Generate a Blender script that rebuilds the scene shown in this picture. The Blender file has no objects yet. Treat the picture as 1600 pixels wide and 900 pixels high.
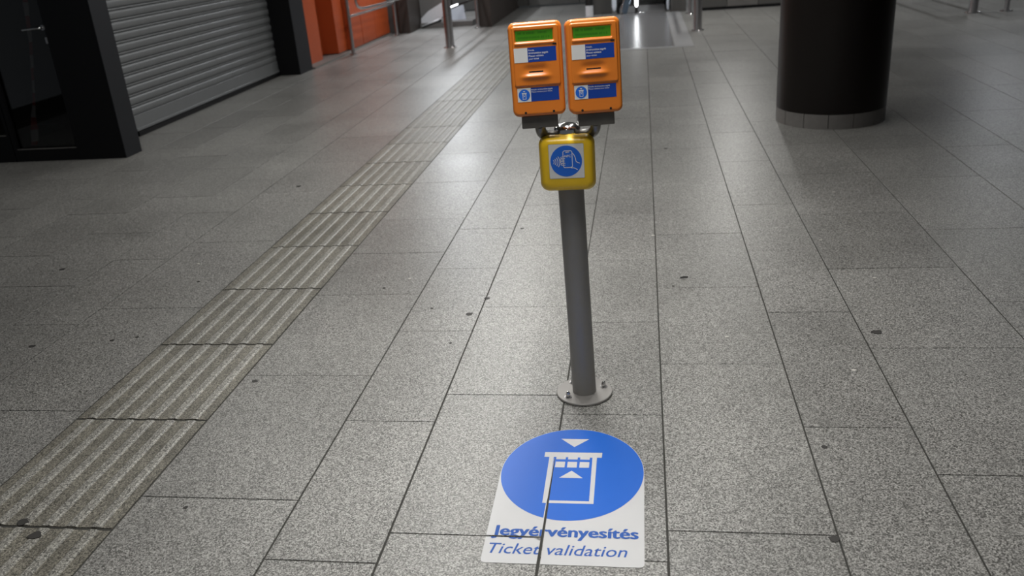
import bpy, bmesh, math, random
from mathutils import Matrix, Vector
random.seed(7)
PI = math.pi
scene = bpy.context.scene
COL = scene.collection

# ---------------------------------------------------------------- camera
cam_d = bpy.data.cameras.new('camera')
cam_d.sensor_width = 36.0
cam_d.lens = 36.0 * 1348.55 / 1600.0
cam_d.clip_start = 0.05
cam_d.dof.use_dof = True
cam_d.dof.focus_distance = 3.0
cam_d.dof.aperture_fstop = 3.4
cam = bpy.data.objects.new('camera', cam_d)
COL.objects.link(cam)
_r = Vector((0.98790668, 0.13701724, -0.07257185))
_u = Vector((0.01370798, 0.3890394, 0.92111912))
_f = Vector((-0.15444251, 0.91097455, -0.38245639))
cam.matrix_world = Matrix(((_r.x, _u.x, -_f.x, 0), (_r.y, _u.y, -_f.y, 0), (_r.z, _u.z, -_f.z, 1.65), (0, 0, 0, 1)))
scene.camera = cam

# ---------------------------------------------------------------- world and exposure
w = bpy.data.worlds.new('world'); scene.world = w
w.use_nodes = True
w.node_tree.nodes['Background'].inputs[0].default_value = (0.86, 0.93, 1.0, 1)
w.node_tree.nodes['Background'].inputs[1].default_value = 0.05
scene.view_settings.view_transform = 'Standard'
scene.view_settings.look = 'None'
scene.view_settings.exposure = 0.85
scene.view_settings.gamma = 1.0
scene.view_settings.use_curve_mapping = False

CEIL = 3.3
# (x, y, length along y, power, colour)
WHITE = (1.0, 0.985, 0.945); COOL = (0.93, 0.96, 1.0)
# x, y, length along y, power, colour, beam spread in degrees (narrowed so the floor dims quickly to the sides)
LAMPS = [
    (-0.4, -0.9, 2.2, 24, WHITE, 112), (-0.35, 2.7, 2.2, 22, WHITE, 105), (0.2, 4.9, 2.2, 13, WHITE, 130), (-3.5, 6.3, 2.0, 11, WHITE, 180),  # fill lamps added to brighten the validator fronts, centre floor and left side
    (-1.7, 6.2, 2.6, 36, WHITE, 180), (-1.7, 9.6, 2.6, 30, WHITE, 180), (-1.7, 13.0, 2.6, 26, WHITE, 180),
    (1.5, 15.2, 3.0, 46, WHITE, 180), (1.5, 18.4, 2.4, 40, COOL, 180),
    (-3.5, 15.4, 2.4, 42, COOL, 180), (-4.0, 18.6, 3.0, 66, COOL, 180),
    (6.2, 12.0, 3.0, 14, COOL, 180), (6.2, 16.0, 3.0, 30, COOL, 180),
]

# ---------------------------------------------------------------- helpers
def tag(o, label=None, cat=None, group=None, kind=None):
    if label: o['label'] = label
    if cat: o['category'] = cat
    if group: o['group'] = group
    if kind: o['kind'] = kind
    return o

def empty(name, loc=(0, 0, 0), rot=(0, 0, 0), parent=None):
    o = bpy.data.objects.new(name, None); COL.objects.link(o)
    o.empty_display_size = 0.1
    o.location = loc; o.rotation_euler = rot
    if parent: o.parent = parent
    return o

def link(name, me, mat=None, parent=None, loc=(0, 0, 0), rot=(0, 0, 0)):
    if mat is not None and len(me.materials) == 0: me.materials.append(mat)
    o = bpy.data.objects.new(name, me); COL.objects.link(o)
    o.location = loc; o.rotation_euler = rot
    if parent: o.parent = parent
    return o

def build(name, bm, mat=None, parent=None, loc=(0, 0, 0), rot=(0, 0, 0), smooth=False, angle=None):
    bmesh.ops.recalc_face_normals(bm, faces=bm.faces)
    me = bpy.data.meshes.new(name)
    if smooth:
        for f in bm.faces: f.smooth = True
    if angle:
        for e in bm.edges:
            if len(e.link_faces) == 2 and e.calc_face_angle(0) > math.radians(angle): e.smooth = False
    bm.to_mesh(me); bm.free()
    return link(name, me, mat, parent, loc, rot)

def B(): return bmesh.new()

def box(bm, x0, x1, y0, y1, z0, z1, bev=0.0, seg=2):
    vs = [bm.verts.new((x, y, z)) for z in (z0, z1) for y in (y0, y1) for x in (x0, x1)]
    fs = []
    for q in ((0, 2, 3, 1), (4, 5, 7, 6), (0, 1, 5, 4), (2, 6, 7, 3), (0, 4, 6, 2), (1, 3, 7, 5)):
        fs.append(bm.faces.new([vs[i] for i in q]))
    if bev > 0:
        es = set(e for f in fs for e in f.edges)
        bmesh.ops.bevel(bm, geom=list(es), offset=bev, segments=seg, affect='EDGES', profile=0.5)
    return bm

def tube(bm, path, r, n=16, caps=True, radii=None):
    pts = [Vector(p) for p in path]
    rings = []
    prev = None
    for i, p in enumerate(pts):
        if i == 0: t = pts[1] - pts[0]
        elif i == len(pts) - 1: t = pts[-1] - pts[-2]
        else: t = (pts[i + 1] - pts[i]).normalized() + (pts[i] - pts[i - 1]).normalized()
        t.normalize()
        if prev is None:
            a = Vector((1, 0, 0)) if abs(t.x) < 0.9 else Vector((0, 1, 0))
        else: a = prev
        a = (a - t * a.dot(t)).normalized(); prev = a
        b = t.cross(a)
        rr = radii[i] if radii else r
        rings.append([bm.verts.new(p + (a * math.cos(2 * PI * k / n) + b * math.sin(2 * PI * k / n)) * rr) for k in range(n)])
    for A, Bq in zip(rings, rings[1:]):
        for k in range(n): bm.faces.new((A[k], A[(k + 1) % n], Bq[(k + 1) % n], Bq[k]))
    if caps:
        bm.faces.new(rings[0][::-1]); bm.faces.new(rings[-1])
    return bm

def lathe(bm, prof, n=32, cx=0, cy=0):
    rings = [[bm.verts.new((cx + r * math.cos(2 * PI * k / n), cy + r * math.sin(2 * PI * k / n), z)) for k in range(n)] for r, z in prof]
    for A, Bq in zip(rings, rings[1:]):
        for k in range(n): bm.faces.new((A[k], A[(k + 1) % n], Bq[(k + 1) % n], Bq[k]))
    bm.faces.new(rings[0][::-1]); bm.faces.new(rings[-1])
    return bm

def prism(bm, pts, z0, z1):
    a = [bm.verts.new((x, y, z0)) for x, y in pts]; b = [bm.verts.new((x, y, z1)) for x, y in pts]
    n = len(pts)
    bm.faces.new(a[::-1]); bm.faces.new(b)
    for i in range(n): bm.faces.new((a[i], a[(i + 1) % n], b[(i + 1) % n], b[i]))
    return bm

def arc(cx, cy, rx, ry, a0, a1, n):
    return [(cx + rx * math.cos(math.radians(a0 + (a1 - a0) * i / n)), cy + ry * math.sin(math.radians(a0 + (a1 - a0) * i / n))) for i in range(n + 1)]

def rrect(x0, x1, y0, y1, r, n=6):
    return (arc(x1 - r, y0 + r, r, r, -90, 0, n) + arc(x1 - r, y1 - r, r, r, 0, 90, n) +
            arc(x0 + r, y1 - r, r, r, 90, 180, n) + arc(x0 + r, y0 + r, r, r, 180, 270, n))

def ribbon(bm, pts, wd, z0, z1, closed=False):
    """a flat stroke of width wd along 2D points"""
    P = [Vector(p) for p in pts]; n = len(P); L = []; Rr = []
    for i in range(n):
        if closed: d = P[(i + 1) % n] - P[i - 1]
        elif i == 0: d = P[1] - P[0]
        elif i == n - 1: d = P[-1] - P[-2]
        else: d = (P[i + 1] - P[i]).normalized() + (P[i] - P[i - 1]).normalized()
        d.normalize(); nn = Vector((-d.y, d.x)) * wd / 2
        L.append(P[i] + nn); Rr.append(P[i] - nn)
    m = n if closed else n - 1
    for i in range(m):
        j = (i + 1) % n
        prism(bm, [L[i], Rr[i], Rr[j], L[j]], z0, z1)
    return bm

UP = Matrix.Rotation(PI / 2, 4, 'X')     # local sheet (x right, y up) -> standing sheet facing -Y

def text_bm(s, width, x, y, height_scale=1.0, bold=0.0, shear=0.0, z0=0.0, thick=0.0003, xh=None):
    """text as mesh, left-baseline at x, y, scaled to the given width; xh = wanted height of the letter x"""
    cu = bpy.data.curves.new('lettering', 'FONT')
    cu.body = s; cu.size = 1.0; cu.offset = bold; cu.shear = shear; cu.resolution_u = 3
    o = bpy.data.objects.new('lettering', cu); COL.objects.link(o)
    bpy.context.view_layer.update()
    me = o.evaluated_get(bpy.context.evaluated_depsgraph_get()).to_mesh()
    bm = B(); bm.from_mesh(me)
    bpy.data.objects.remove(o); bpy.data.curves.remove(cu)
    xs = [v.co.x for v in bm.verts]
    k = width / (max(xs) - min(xs)); ky = k * height_scale if xh is None else xh / 0.52
    x0 = min(xs)
    for v in bm.verts: v.co = Vector((x + (v.co.x - x0) * k, y + v.co.y * ky, z0 + thick))
    return bm

def merge(bm, other):
    me = bpy.data.meshes.new('merge_part'); other.to_mesh(me); other.free()
    bm.from_mesh(me); bpy.data.meshes.remove(me)
    return bm

# ---------------------------------------------------------------- materials
def nt(name):
    m = bpy.data.materials.new(name); m.use_nodes = True
    return m, m.node_tree.nodes, m.node_tree.links, m.node_tree.nodes['Principled BSDF']

def plain(name, col, rough=0.5, metal=0.0, emit=None, spec=0.5, coat=0.0, var=0.06, scale=30.0, bump=0.0):
    m, N, L, P = nt(name)
    tc = N.new('ShaderNodeTexCoord'); no = N.new('ShaderNodeTexNoise'); no.inputs['Scale'].default_value = scale
    no.inputs['Detail'].default_value = 4
    L.new(tc.outputs['Object'], no.inputs['Vector'])
    mx = N.new('ShaderNodeMix'); mx.data_type = 'RGBA'
    mx.inputs[6].default_value = (*[c * (1 - var) for c in col], 1); mx.inputs[7].default_value = (*[min(1, c * (1 + var)) for c in col], 1)
    L.new(no.outputs['Fac'], mx.inputs[0]); L.new(mx.outputs[2], P.inputs['Base Color'])
    P.inputs['Roughness'].default_value = rough; P.inputs['Metallic'].default_value = metal
    P.inputs['Specular IOR Level'].default_value = spec
    P.inputs['Coat Weight'].default_value = coat; P.inputs['Coat Roughness'].default_value = 0.05
    if bump:
        b = N.new('ShaderNodeBump'); b.inputs['Strength'].default_value = bump; b.inputs['Distance'].default_value = 0.001
        L.new(no.outputs['Fac'], b.inputs['Height']); L.new(b.outputs[0], P.inputs['Normal'])
    if emit:
        P.inputs['Emission Color'].default_value = (*col, 1); P.inputs['Emission Strength'].default_value = emit
    return m

def granite(name, tone=(1, 1, 1), rough=0.34, ribbed=False):
    m, N, L, P = nt(name)
    geo = N.new('ShaderNodeNewGeometry'); oi = N.new('ShaderNodeObjectInfo')
    def noise(sc, det, r=0.6):
        n = N.new('ShaderNodeTexNoise'); n.inputs['Scale'].default_value = sc; n.inputs['Detail'].default_value = det
        n.inputs['Roughness'].default_value = r
        L.new(geo.outputs['Position'], n.inputs['Vector']); return n
    sp = noise(190, 2, 0.6)
    vo = N.new('ShaderNodeTexVoronoi'); vo.inputs['Scale'].default_value = 275; L.new(geo.outputs['Position'], vo.inputs['Vector'])
    sc_ = N.new('ShaderNodeSeparateColor'); L.new(vo.outputs['Color'], sc_.inputs[0])
    gm = N.new('ShaderNodeMath'); gm.operation = 'MULTIPLY_ADD'; gm.inputs[1].default_value = 0.62
    gn = N.new('ShaderNodeMath'); gn.operation = 'MULTIPLY'; gn.inputs[1].default_value = 0.38
    L.new(sp.outputs['Fac'], gn.inputs[0]); L.new(sc_.outputs[0], gm.inputs[0]); L.new(gn.outputs[0], gm.inputs[2])
    ramp = N.new('ShaderNodeValToRGB'); e = ramp.color_ramp.elements
    e[0].position = 0.22; e[0].color = (0.050, 0.049, 0.046, 1)
    e[1].position = 0.80; e[1].color = (0.40, 0.395, 0.375, 1)
    k = e.new(0.38); k.color = (0.130, 0.128, 0.121, 1)
    k = e.new(0.60); k.color = (0.245, 0.241, 0.229, 1)
    L.new(gm.outputs[0], ramp.inputs[0])
    # large soft wear and dirt
    big = noise(1.1, 5, 0.55)
    mr = N.new('ShaderNodeMapRange'); mr.inputs[1].default_value = 0.3; mr.inputs[2].default_value = 0.7
    mr.inputs[3].default_value = 0.84; mr.inputs[4].default_value = 1.12
    L.new(big.outputs['Fac'], mr.inputs[0])
    rn = N.new('ShaderNodeMapRange'); rn.inputs[3].default_value = 0.93; rn.inputs[4].default_value = 1.07
    L.new(oi.outputs['Random'], rn.inputs[0])
    mu = N.new('ShaderNodeMath'); mu.operation = 'MULTIPLY'
    L.new(mr.outputs[0], mu.inputs[0]); L.new(rn.outputs[0], mu.inputs[1])
    tn = N.new('ShaderNodeVectorMath'); tn.operation = 'SCALE'
    L.new(ramp.outputs[0], tn.inputs[0]); L.new(mu.outputs[0], tn.inputs['Scale'])
    t2 = N.new('ShaderNodeVectorMath'); t2.operation = 'MULTIPLY'; t2.inputs[1].default_value = tone
    L.new(tn.outputs[0], t2.inputs[0])
    out = t2.outputs[0]
    if ribbed:   # dirt sits in the grooves, the rib tops are worn clean
        sx = N.new('ShaderNodeSeparateXYZ'); L.new(geo.outputs['Position'], sx.inputs[0])
        zz = N.new('ShaderNodeMapRange'); zz.inputs[1].default_value = -0.0005; zz.inputs[2].default_value = 0.003
        L.new(sx.outputs[2], zz.inputs[0])
        dn = noise(5, 4); dm = N.new('ShaderNodeMapRange'); dm.inputs[1].default_value = 0.35; dm.inputs[2].default_value = 0.7
        dm.inputs[3].default_value = 0.60; dm.inputs[4].default_value = 0.90
        L.new(dn.outputs['Fac'], dm.inputs[0])
        dirty = N.new('ShaderNodeVectorMath'); dirty.operation = 'SCALE'; L.new(out, dirty.inputs[0]); L.new(dm.outputs[0], dirty.inputs['Scale'])
        dc = N.new('ShaderNodeVectorMath'); dc.operation = 'MULTIPLY'; dc.inputs[1].default_value = (1.0, 0.965, 0.88); L.new(dirty.outputs[0], dc.inputs[0])
        cl = N.new('ShaderNodeVectorMath'); cl.operation = 'SCALE'; cl.inputs['Scale'].default_value = 1.12; L.new(out, cl.inputs[0])
        mx = N.new('ShaderNodeMix'); mx.data_type = 'RGBA'
        L.new(zz.outputs[0], mx.inputs[0]); L.new(dc.outputs[0], mx.inputs[6]); L.new(cl.outputs[0], mx.inputs[7]); out = mx.outputs[2]
    L.new(out, P.inputs['Base Color'])
    rr = N.new('ShaderNodeMapRange'); rr.inputs[3].default_value = rough - 0.05; rr.inputs[4].default_value = rough + 0.1
    L.new(big.outputs['Fac'], rr.inputs[0]); L.new(rr.outputs[0], P.inputs['Roughness'])
    P.inputs['Specular IOR Level'].default_value = 0.5
    bp = N.new('ShaderNodeBump'); bp.inputs['Strength'].default_value = 0.05; bp.inputs['Distance'].default_value = 0.0005
    L.new(sp.outputs['Fac'], bp.inputs['Height']); L.new(bp.outputs[0], P.inputs['Normal'])
    return m

def brushed(name, col, rough=0.3):
    m, N, L, P = nt(name)
    tc = N.new('ShaderNodeTexCoord'); mp = N.new('ShaderNodeMapping'); mp.inputs['Scale'].default_value = (160, 160, 3)
    no = N.new('ShaderNodeTexNoise'); no.inputs['Scale'].default_value = 1.0; no.inputs['Detail'].default_value = 3
    L.new(tc.outputs['Object'], mp.inputs[0]); L.new(mp.outputs[0], no.inputs['Vector'])
    mr = N.new('ShaderNodeMapRange'); mr.inputs[3].default_value = rough - 0.06; mr.inputs[4].default_value = rough + 0.1
    L.new(no.outputs['Fac'], mr.inputs[0]); L.new(mr.outputs[0], P.inputs['Roughness'])
    P.inputs['Base Color'].default_value = (*col, 1); P.inputs['Metallic'].default_value = 1.0
    return m

def glass_mat(name):
    m = bpy.data.materials.new(name); m.use_nodes = True
    N, L = m.node_tree.nodes, m.node_tree.links
    N.remove(N['Principled BSDF'])
    t = N.new('ShaderNodeBsdfTransparent'); t.inputs[0].default_value = (0.7, 0.7, 0.7, 1)
    g = N.new('ShaderNodeBsdfGlossy'); g.inputs['Roughness'].default_value = 0.02
    fr = N.new('ShaderNodeFresnel'); fr.inputs[0].default_value = 1.45
    mx = N.new('ShaderNodeMixShader')
    L.new(fr.outputs[0], mx.inputs[0]); L.new(t.outputs[0], mx.inputs[1]); L.new(g.outputs[0], mx.inputs[2])
    L.new(mx.outputs[0], N['Material Output'].inputs[0])
    return m

def tape_mat():
    m, N, L, P = nt('red_white_tape')
    tc = N.new('ShaderNodeTexCoord'); sx = N.new('ShaderNodeSeparateXYZ'); L.new(tc.outputs['Object'], sx.inputs[0])
    mo = N.new('ShaderNodeMath'); mo.operation = 'PINGPONG'; mo.inputs[1].default_value = 0.11; L.new(sx.outputs[2], mo.inputs[0])
    gt = N.new('ShaderNodeMath'); gt.operation = 'GREATER_THAN'; gt.inputs[1].default_value = 0.055; L.new(mo.outputs[0], gt.inputs[0])
    mx = N.new('ShaderNodeMix'); mx.data_type = 'RGBA'; mx.inputs[6].default_value = (0.6, 0.57, 0.55, 1); mx.inputs[7].default_value = (0.45, 0.03, 0.02, 1)
    L.new(gt.outputs[0], mx.inputs[0]); L.new(mx.outputs[2], P.inputs['Base Color']); P.inputs['Roughness'].default_value = 0.35
    return m

M = dict(
    granite=granite('granite'), granite_far=granite('granite_paving'),
    tactile=granite('tactile_granite', (1.0, 0.99, 0.95), 0.42, True),
    grout=plain('dark_grout', (0.036, 0.035, 0.031), 0.9),
    orange=plain('orange_plastic', (0.72, 0.20, 0.022), 0.34, var=0.04, scale=14, coat=0.15),
    orange_panel=plain('orange_wall_panel', (0.40, 0.070, 0.017), 0.4, var=0.08, scale=3, spec=0.4),
    yellow=plain('yellow_plastic', (0.84, 0.53, 0.016), 0.36, var=0.04, scale=12),
    grey_paint=plain('grey_painted_steel', (0.245, 0.235, 0.225), 0.42, metal=0.2, var=0.05),
    dark_bracket=plain('dark_grey_steel', (0.155, 0.145, 0.13), 0.36, metal=0.5, var=0.15),
    arm_steel=plain('arm_grey_steel', (0.17, 0.165, 0.155), 0.3, metal=0.7, var=0.1),
    steel=brushed('brushed_steel', (0.42, 0.41, 0.42), 0.27),
    chrome=brushed('polished_steel', (0.72, 0.72, 0.72), 0.12),
    plate_steel=plain('floor_plate_steel', (0.21, 0.21, 0.215), 0.24, metal=0.25, var=0.15, scale=3),
    black=plain('black_plastic', (0.012, 0.012, 0.013), 0.4),
    slot=plain('slot_black', (0.003, 0.003, 0.003), 0.8),
    white=plain('white_print', (0.72, 0.72, 0.71), 0.4, var=0.04, scale=18),
    sheet=plain('white_floor_vinyl', (0.50, 0.50, 0.51), 0.38, var=0.07, scale=9, spec=0.3),
    blue=plain('blue_floor_vinyl', (0.013, 0.110, 0.50), 0.33, var=0.05, scale=6, spec=0.25),
    blue_label=plain('blue_label_print', (0.012, 0.055, 0.33), 0.4, var=0.04, spec=0.3),
    blue_icon=plain('blue_icon_print', (0.014, 0.14, 0.66), 0.4, var=0.04),
    blue_text=plain('blue_lettering', (0.020, 0.085, 0.34), 0.5, spec=0.2),
    lcd=plain('green_display', (0.030, 0.13, 0.006), 0.05, emit=0.30, var=0.1, scale=60),
    lcd_dark=plain('display_segments', (0.022, 0.10, 0.006), 0.15, emit=0.22),
    shop_black=plain('black_shop_metal', (0.004, 0.004, 0.005), 0.5, var=0.1, spec=0.25),
    shop_blue=plain('blue_black_cladding', (0.009, 0.010, 0.013), 0.5, var=0.1, spec=0.3),
    shutter=plain('grey_shutter_metal', (0.165, 0.172, 0.178), 0.45, metal=0.2, var=0.08, scale=5),
    brown=plain('dark_brown_metal', (0.0065, 0.0042, 0.0034), 0.36, var=0.3, scale=2, spec=0.3),
    base_stone=plain('grey_base_stone', (0.15, 0.142, 0.135), 0.5, var=0.18, scale=25),
    plinth=plain('grey_plinth', (0.16, 0.15, 0.14), 0.5, var=0.1),
    wall_dark=plain('dark_grey_cladding', (0.075, 0.073, 0.07), 0.4, var=0.12, scale=2),
    wall_grey=plain('grey_cladding', (0.13, 0.125, 0.12), 0.38, var=0.12, scale=2),
    ceiling=plain('ceiling_paint', (0.25, 0.25, 0.25), 0.8),
    rubber=plain('black_rubber', (0.01, 0.01, 0.01), 0.4),
    strip_steel=plain('plate_edge_steel', (0.33, 0.33, 0.335), 0.35, metal=0.2, var=0.12, scale=4),
    silver=plain('silver_cladding', (0.74, 0.75, 0.78), 0.3, metal=0.2, var=0.1),
    pale=plain('pale_blue_panel', (0.76, 0.83, 0.93), 0.35, var=0.05),
    lit=plain('white_glow', (0.95, 0.98, 1.0), 0.3, emit=3.0),
    lamp=plain('lamp_diffuser', (1.0, 0.97, 0.92), 0.4, emit=1.2),
    gum=plain('old_gum', (0.03, 0.028, 0.026), 0.7), fleck=plain('pale_scrap', (0.6, 0.58, 0.54), 0.7),
    glass=glass_mat('door_glass'), tape=tape_mat(),
    interior=plain('dark_interior', (0.03, 0.022, 0.018), 0.6),
)

# ---------------------------------------------------------------- floor: slab, granite tiles, tactile strip
slab = build('floor', box(B(), -8.0, 10.0, -2.0, 24.0, -0.12, -0.0028), M['grout'])
tag(slab, 'grey granite concourse floor of staggered slabs', kind='structure')

def seq(known, pitch, lo=-1.6, hi=23.5, jit=0.0):
    ys = sorted(known)
    while ys[0] > lo: ys.insert(0, ys[0] - pitch * (1 + random.uniform(-jit, jit)))
    while ys[-1] < hi: ys.append(ys[-1] + pitch * (1 + random.uniform(-jit, jit)))
    return ys

COLS = [
    (-6.9, -6.3, [0.4], 0.83), (-6.3, -5.75, [0.7], 0.86), (-5.75, -5.1, [0.2], 0.85), (-5.1, -4.51, [0.5], 0.85),
    (-4.51, -4.10, [4.93, 5.78], 0.84), (-4.10, -3.638, [4.55, 5.4], 0.84),
    (-3.638, -3.15, [4.05, 4.95], 0.84), (-3.15, -2.79, [3.54, 4.45, 5.35], 0.86), (-2.79, -2.226, [2.72, 3.73, 4.73, 5.80], 0.86),
    (-1.675, -1.123, [1.34, 2.182, 3.02, 3.87, 4.47, 5.08, 5.93, 6.78, 7.99], 0.845),
    (-1.123, -0.778, [1.9, 2.668, 3.44, 4.21, 4.86, 6.09], 0.78),
    (-0.778, -0.3135, [1.2, 2.036, 2.868, 3.70, 4.55, 5.31, 6.32], 0.83),
    (-0.3135, 0.049, [1.15, 1.95, 2.73, 3.52, 4.29, 5.07, 5.75, 7.05], 0.78),
    (0.049, 0.526, [1.25, 2.085, 3.122, 3.905, 4.68, 5.72, 6.66], 0.86),
    (0.526, 0.88, [1.85, 2.66, 3.61, 4.40, 5.19, 6.22, 7.14, 7.82], 0.82),
    (0.88, 1.482, [1.53, 2.392, 3.256, 4.117, 4.972, 5.83, 6.66, 7.5], 0.86),
    (1.482, 2.094, [2.75, 3.70, 4.66, 5.66, 6.45, 6.83, 7.7], 0.9),
    (2.094, 2.555, [3.9, 4.75, 5.6, 6.42, 7.23, 8.82], 0.82),
    (2.555, 3.15, [5.0], 0.86), (3.15, 3.51, [4.6], 0.8), (3.51, 4.11, [5.3], 0.86), (4.11, 4.58, [4.9], 0.83),
    (4.58, 5.18, [5.2], 0.86), (5.18, 5.54, [4.8], 0.8), (5.54, 6.14, [5.5], 0.86), (6.14, 6.75, [5.1], 0.86),
    (6.75, 7.35, [5.4], 0.86), (7.35, 7.8, [5.2], 0.82), (7.8, 8.4, [5.0], 0.86), (8.4, 9.0, [5.0], 0.86), (9.0, 9.6, [5.0], 0.86),
]
def seen(x, y, z=0.0, mx=140):
    q = Vector((x, y, z - 1.65)); d = q.dot(_f)
    if d < 0.5: return False
    px = 800 + 1348.55 * q.dot(_r) / d; py = 450 - 1348.55 * q.dot(_u) / d
    return -mx < px < 1600 + mx and -mx < py < 900 + mx

def tile_bm(bm, x0, x1, y0, y1, gx, gy, zt=0.0):
    """slab with a chamfered upper edge"""
    c = 0.0005; b = -0.02
    X0, X1, Y0, Y1 = x0 + gx / 2, x1 - gx / 2, y0 + gy / 2, y1 - gy / 2
    lo = [bm.verts.new((x, y, b)) for x, y in ((X0, Y0), (X1, Y0), (X1, Y1), (X0, Y1))]
    mi = [bm.verts.new((x, y, zt - c)) for x, y in ((X0, Y0), (X1, Y0), (X1, Y1), (X0, Y1))]
    tp = [bm.verts.new((x, y, zt)) for x, y in ((X0 + c, Y0 + c), (X1 - c, Y0 + c), (X1 - c, Y1 - c), (X0 + c, Y1 - c))]
    for A, Bq in ((lo, mi), (mi, tp)):
        for i in range(4): bm.faces.new((A[i], A[(i + 1) % 4], Bq[(i + 1) % 4], Bq[i]))
    bm.faces.new(tp)

tiles = []
for (x0, x1, known, pitch) in COLS:
    ys = seq(known, pitch, jit=0.05)
    for a, b in zip(ys, ys[1:]):
        if x1 < -4.6 and a > 7.0: pass
        vis = any(seen(x, y) for x in (x0, x1) for y in (a, (a + b) / 2, b)) and b < 20.5 and b > 1.2
        tiles.append((x0, x1, a, b, vis))
order = sorted([t for t in tiles if t[4]], key=lambda t: (t[2] + t[3]) / 2 + 0.15 * abs((t[0] + t[1]) / 2))
single = order[:296]
rest = B()
ss = set(single)
for t in tiles:
    if t not in ss: tile_bm(rest, t[0], t[1], t[2], t[3], 0.006, 0.004)
for (x0, x1, a, b, v) in single:
    bm = B(); cx, cy = (x0 + x1) / 2, (a + b) / 2
    dz = random.uniform(-0.0008, 0.0)
    gx = 0.0064 if cy < 4.5 else 0.0056
    if (x1 == -0.3135 or x0 == -0.3135) and b < 2.2: gx = 0.0085
    tile_bm(bm, x0 - cx, x1 - cx, a - cy, b - cy, gx, 0.0036 if b > 2.4 else 0.0055, 0)
    build('tile', bm, M['granite'], slab, (cx, cy, dz))
far = build('paving', rest, M['granite_far'], slab)
far['kind'] = 'stuff'

# tactile guiding strip: every tile has six raised ribs
def tactile_mesh():
    wd, ln = 0.551, 0.65
    bm = B(); h = 0.0036
    g = 0.004
    xs = [(-wd / 2 + g, -0.02), (-wd / 2 + g, 0.0)]
    prof = [(-wd / 2 + g, -0.02), (-wd / 2 + g, 0.0)]
    for k in range(6):
        c = -wd / 2 + 0.062 + k * 0.0853
        prof += [(c - 0.021, 0.0), (c - 0.0125, h), (c + 0.0125, h), (c + 0.021, 0.0)]
    prof += [(wd / 2 - g, 0.0), (wd / 2 - g, -0.02)]
    y0, y1 = -ln / 2 + 0.006, ln / 2 - 0.006
    a = [bm.verts.new((x, y0, z)) for x, z in prof]; b = [bm.verts.new((x, y1, z)) for x, z in prof]
    for i in range(len(prof) - 1): bm.faces.new((a[i], a[i + 1], b[i + 1], b[i]))
    bm.faces.new(a); bm.faces.new(b[::-1])
    bmesh.ops.recalc_face_normals(bm, faces=bm.faces)
    me = bpy.data.meshes.new('tactile_tile'); bm.to_mesh(me); bm.free(); me.materials.append(M['tactile'])
    return me
tm = tactile_mesh()
for k in range(-3, 17):
    link('tactile_tile', tm, None, slab, (-1.9505, 2.01 + 0.325 + 0.65 * k, random.uniform(-0.001, 0)))
bm = B()
for k in range(17, 33):
    y = 2.01 + 0.65 * k; tile_bm(bm, -2.226, -1.675, y, y + 0.65, 0.006, 0.005)
o = build('plain_strip_tile', bm, M['granite_far'], slab); o['kind'] = 'stuff'

# flat dirt on the floor
for i, (x, y) in enumerate([(-0.827, 3.619), (-1.022, 3.69), (-0.854, 3.316), (0.941, 3.402), (0.572, 2.537), (0.512, 2.068), (0.126, 3.926), (-1.913, 1.965), (-2.001, 2.028),
             (-1.614, 2.967), (-3.399, 4.307), (-2.558, 5.951), (-0.772, 3.805), (-0.732, 4.847), (-2.877, 3.3), (-2.39, 3.391), (-1.488, 2.129), (-2.499, 3.358),
             (0.158, 6.683), (-1.336, 3.954), (-2.425, 4.082)]):
    r = [0.016, 0.007, 0.006, 0.02, 0.009, 0.014, 0.006, 0.02, 0.018, 0.012, 0.016, 0.016, 0.013, 0.01, 0.014, 0.008, 0.007, 0.01, 0.012, 0.008, 0.008][i]
    pts = []
    for a in range(12):
        q = r * random.uniform(0.75, 1.15); pts.append((q * 1.15 * math.cos(a * PI / 6), q * math.sin(a * PI / 6)))
    z = 0.0036 if -2.2 < x < -1.7 else 0.0
    build('gum_spot', prism(B(), pts, -0.001, 0.0012), M['gum'], slab, (x, y, z))
for (x, y) in [(-0.1, 5.611), (0.037, 4.668), (0.781, 3.072), (0.921, 4.535), (1.069, 3.994), (-1.232, 4.08), (-2.564, 4.359), (0.329, 3.367), (1.158, 5.402)]:
    pts = [(0.011 * random.uniform(0.4, 1.2) * math.cos(a * PI / 4), 0.006 * random.uniform(0.4, 1.2) * math.sin(a * PI / 4)) for a in range(8)]
    build('pale_scuff', prism(B(), pts, -0.001, 0.0008), M['fleck'], slab, (x, y, 0.0))
tw = build('twig', tube(B(), [(0.164, 4.023, 0.004), (0.18, 4.028, 0.006), (0.201, 4.031, 0.004)], 0.004, 8), M['gum'], None)
tag(tw, 'tiny dark twig lying on the granite slabs right of the grey pole', 'twig')

# ---------------------------------------------------------------- floor sign
SX, SY = -0.251, 2.27
sign = empty('floor_sign', (SX, SY, 0))
tag(sign, 'blue and white ticket validation sticker on the floor before the grey pole', 'floor sign')

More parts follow.
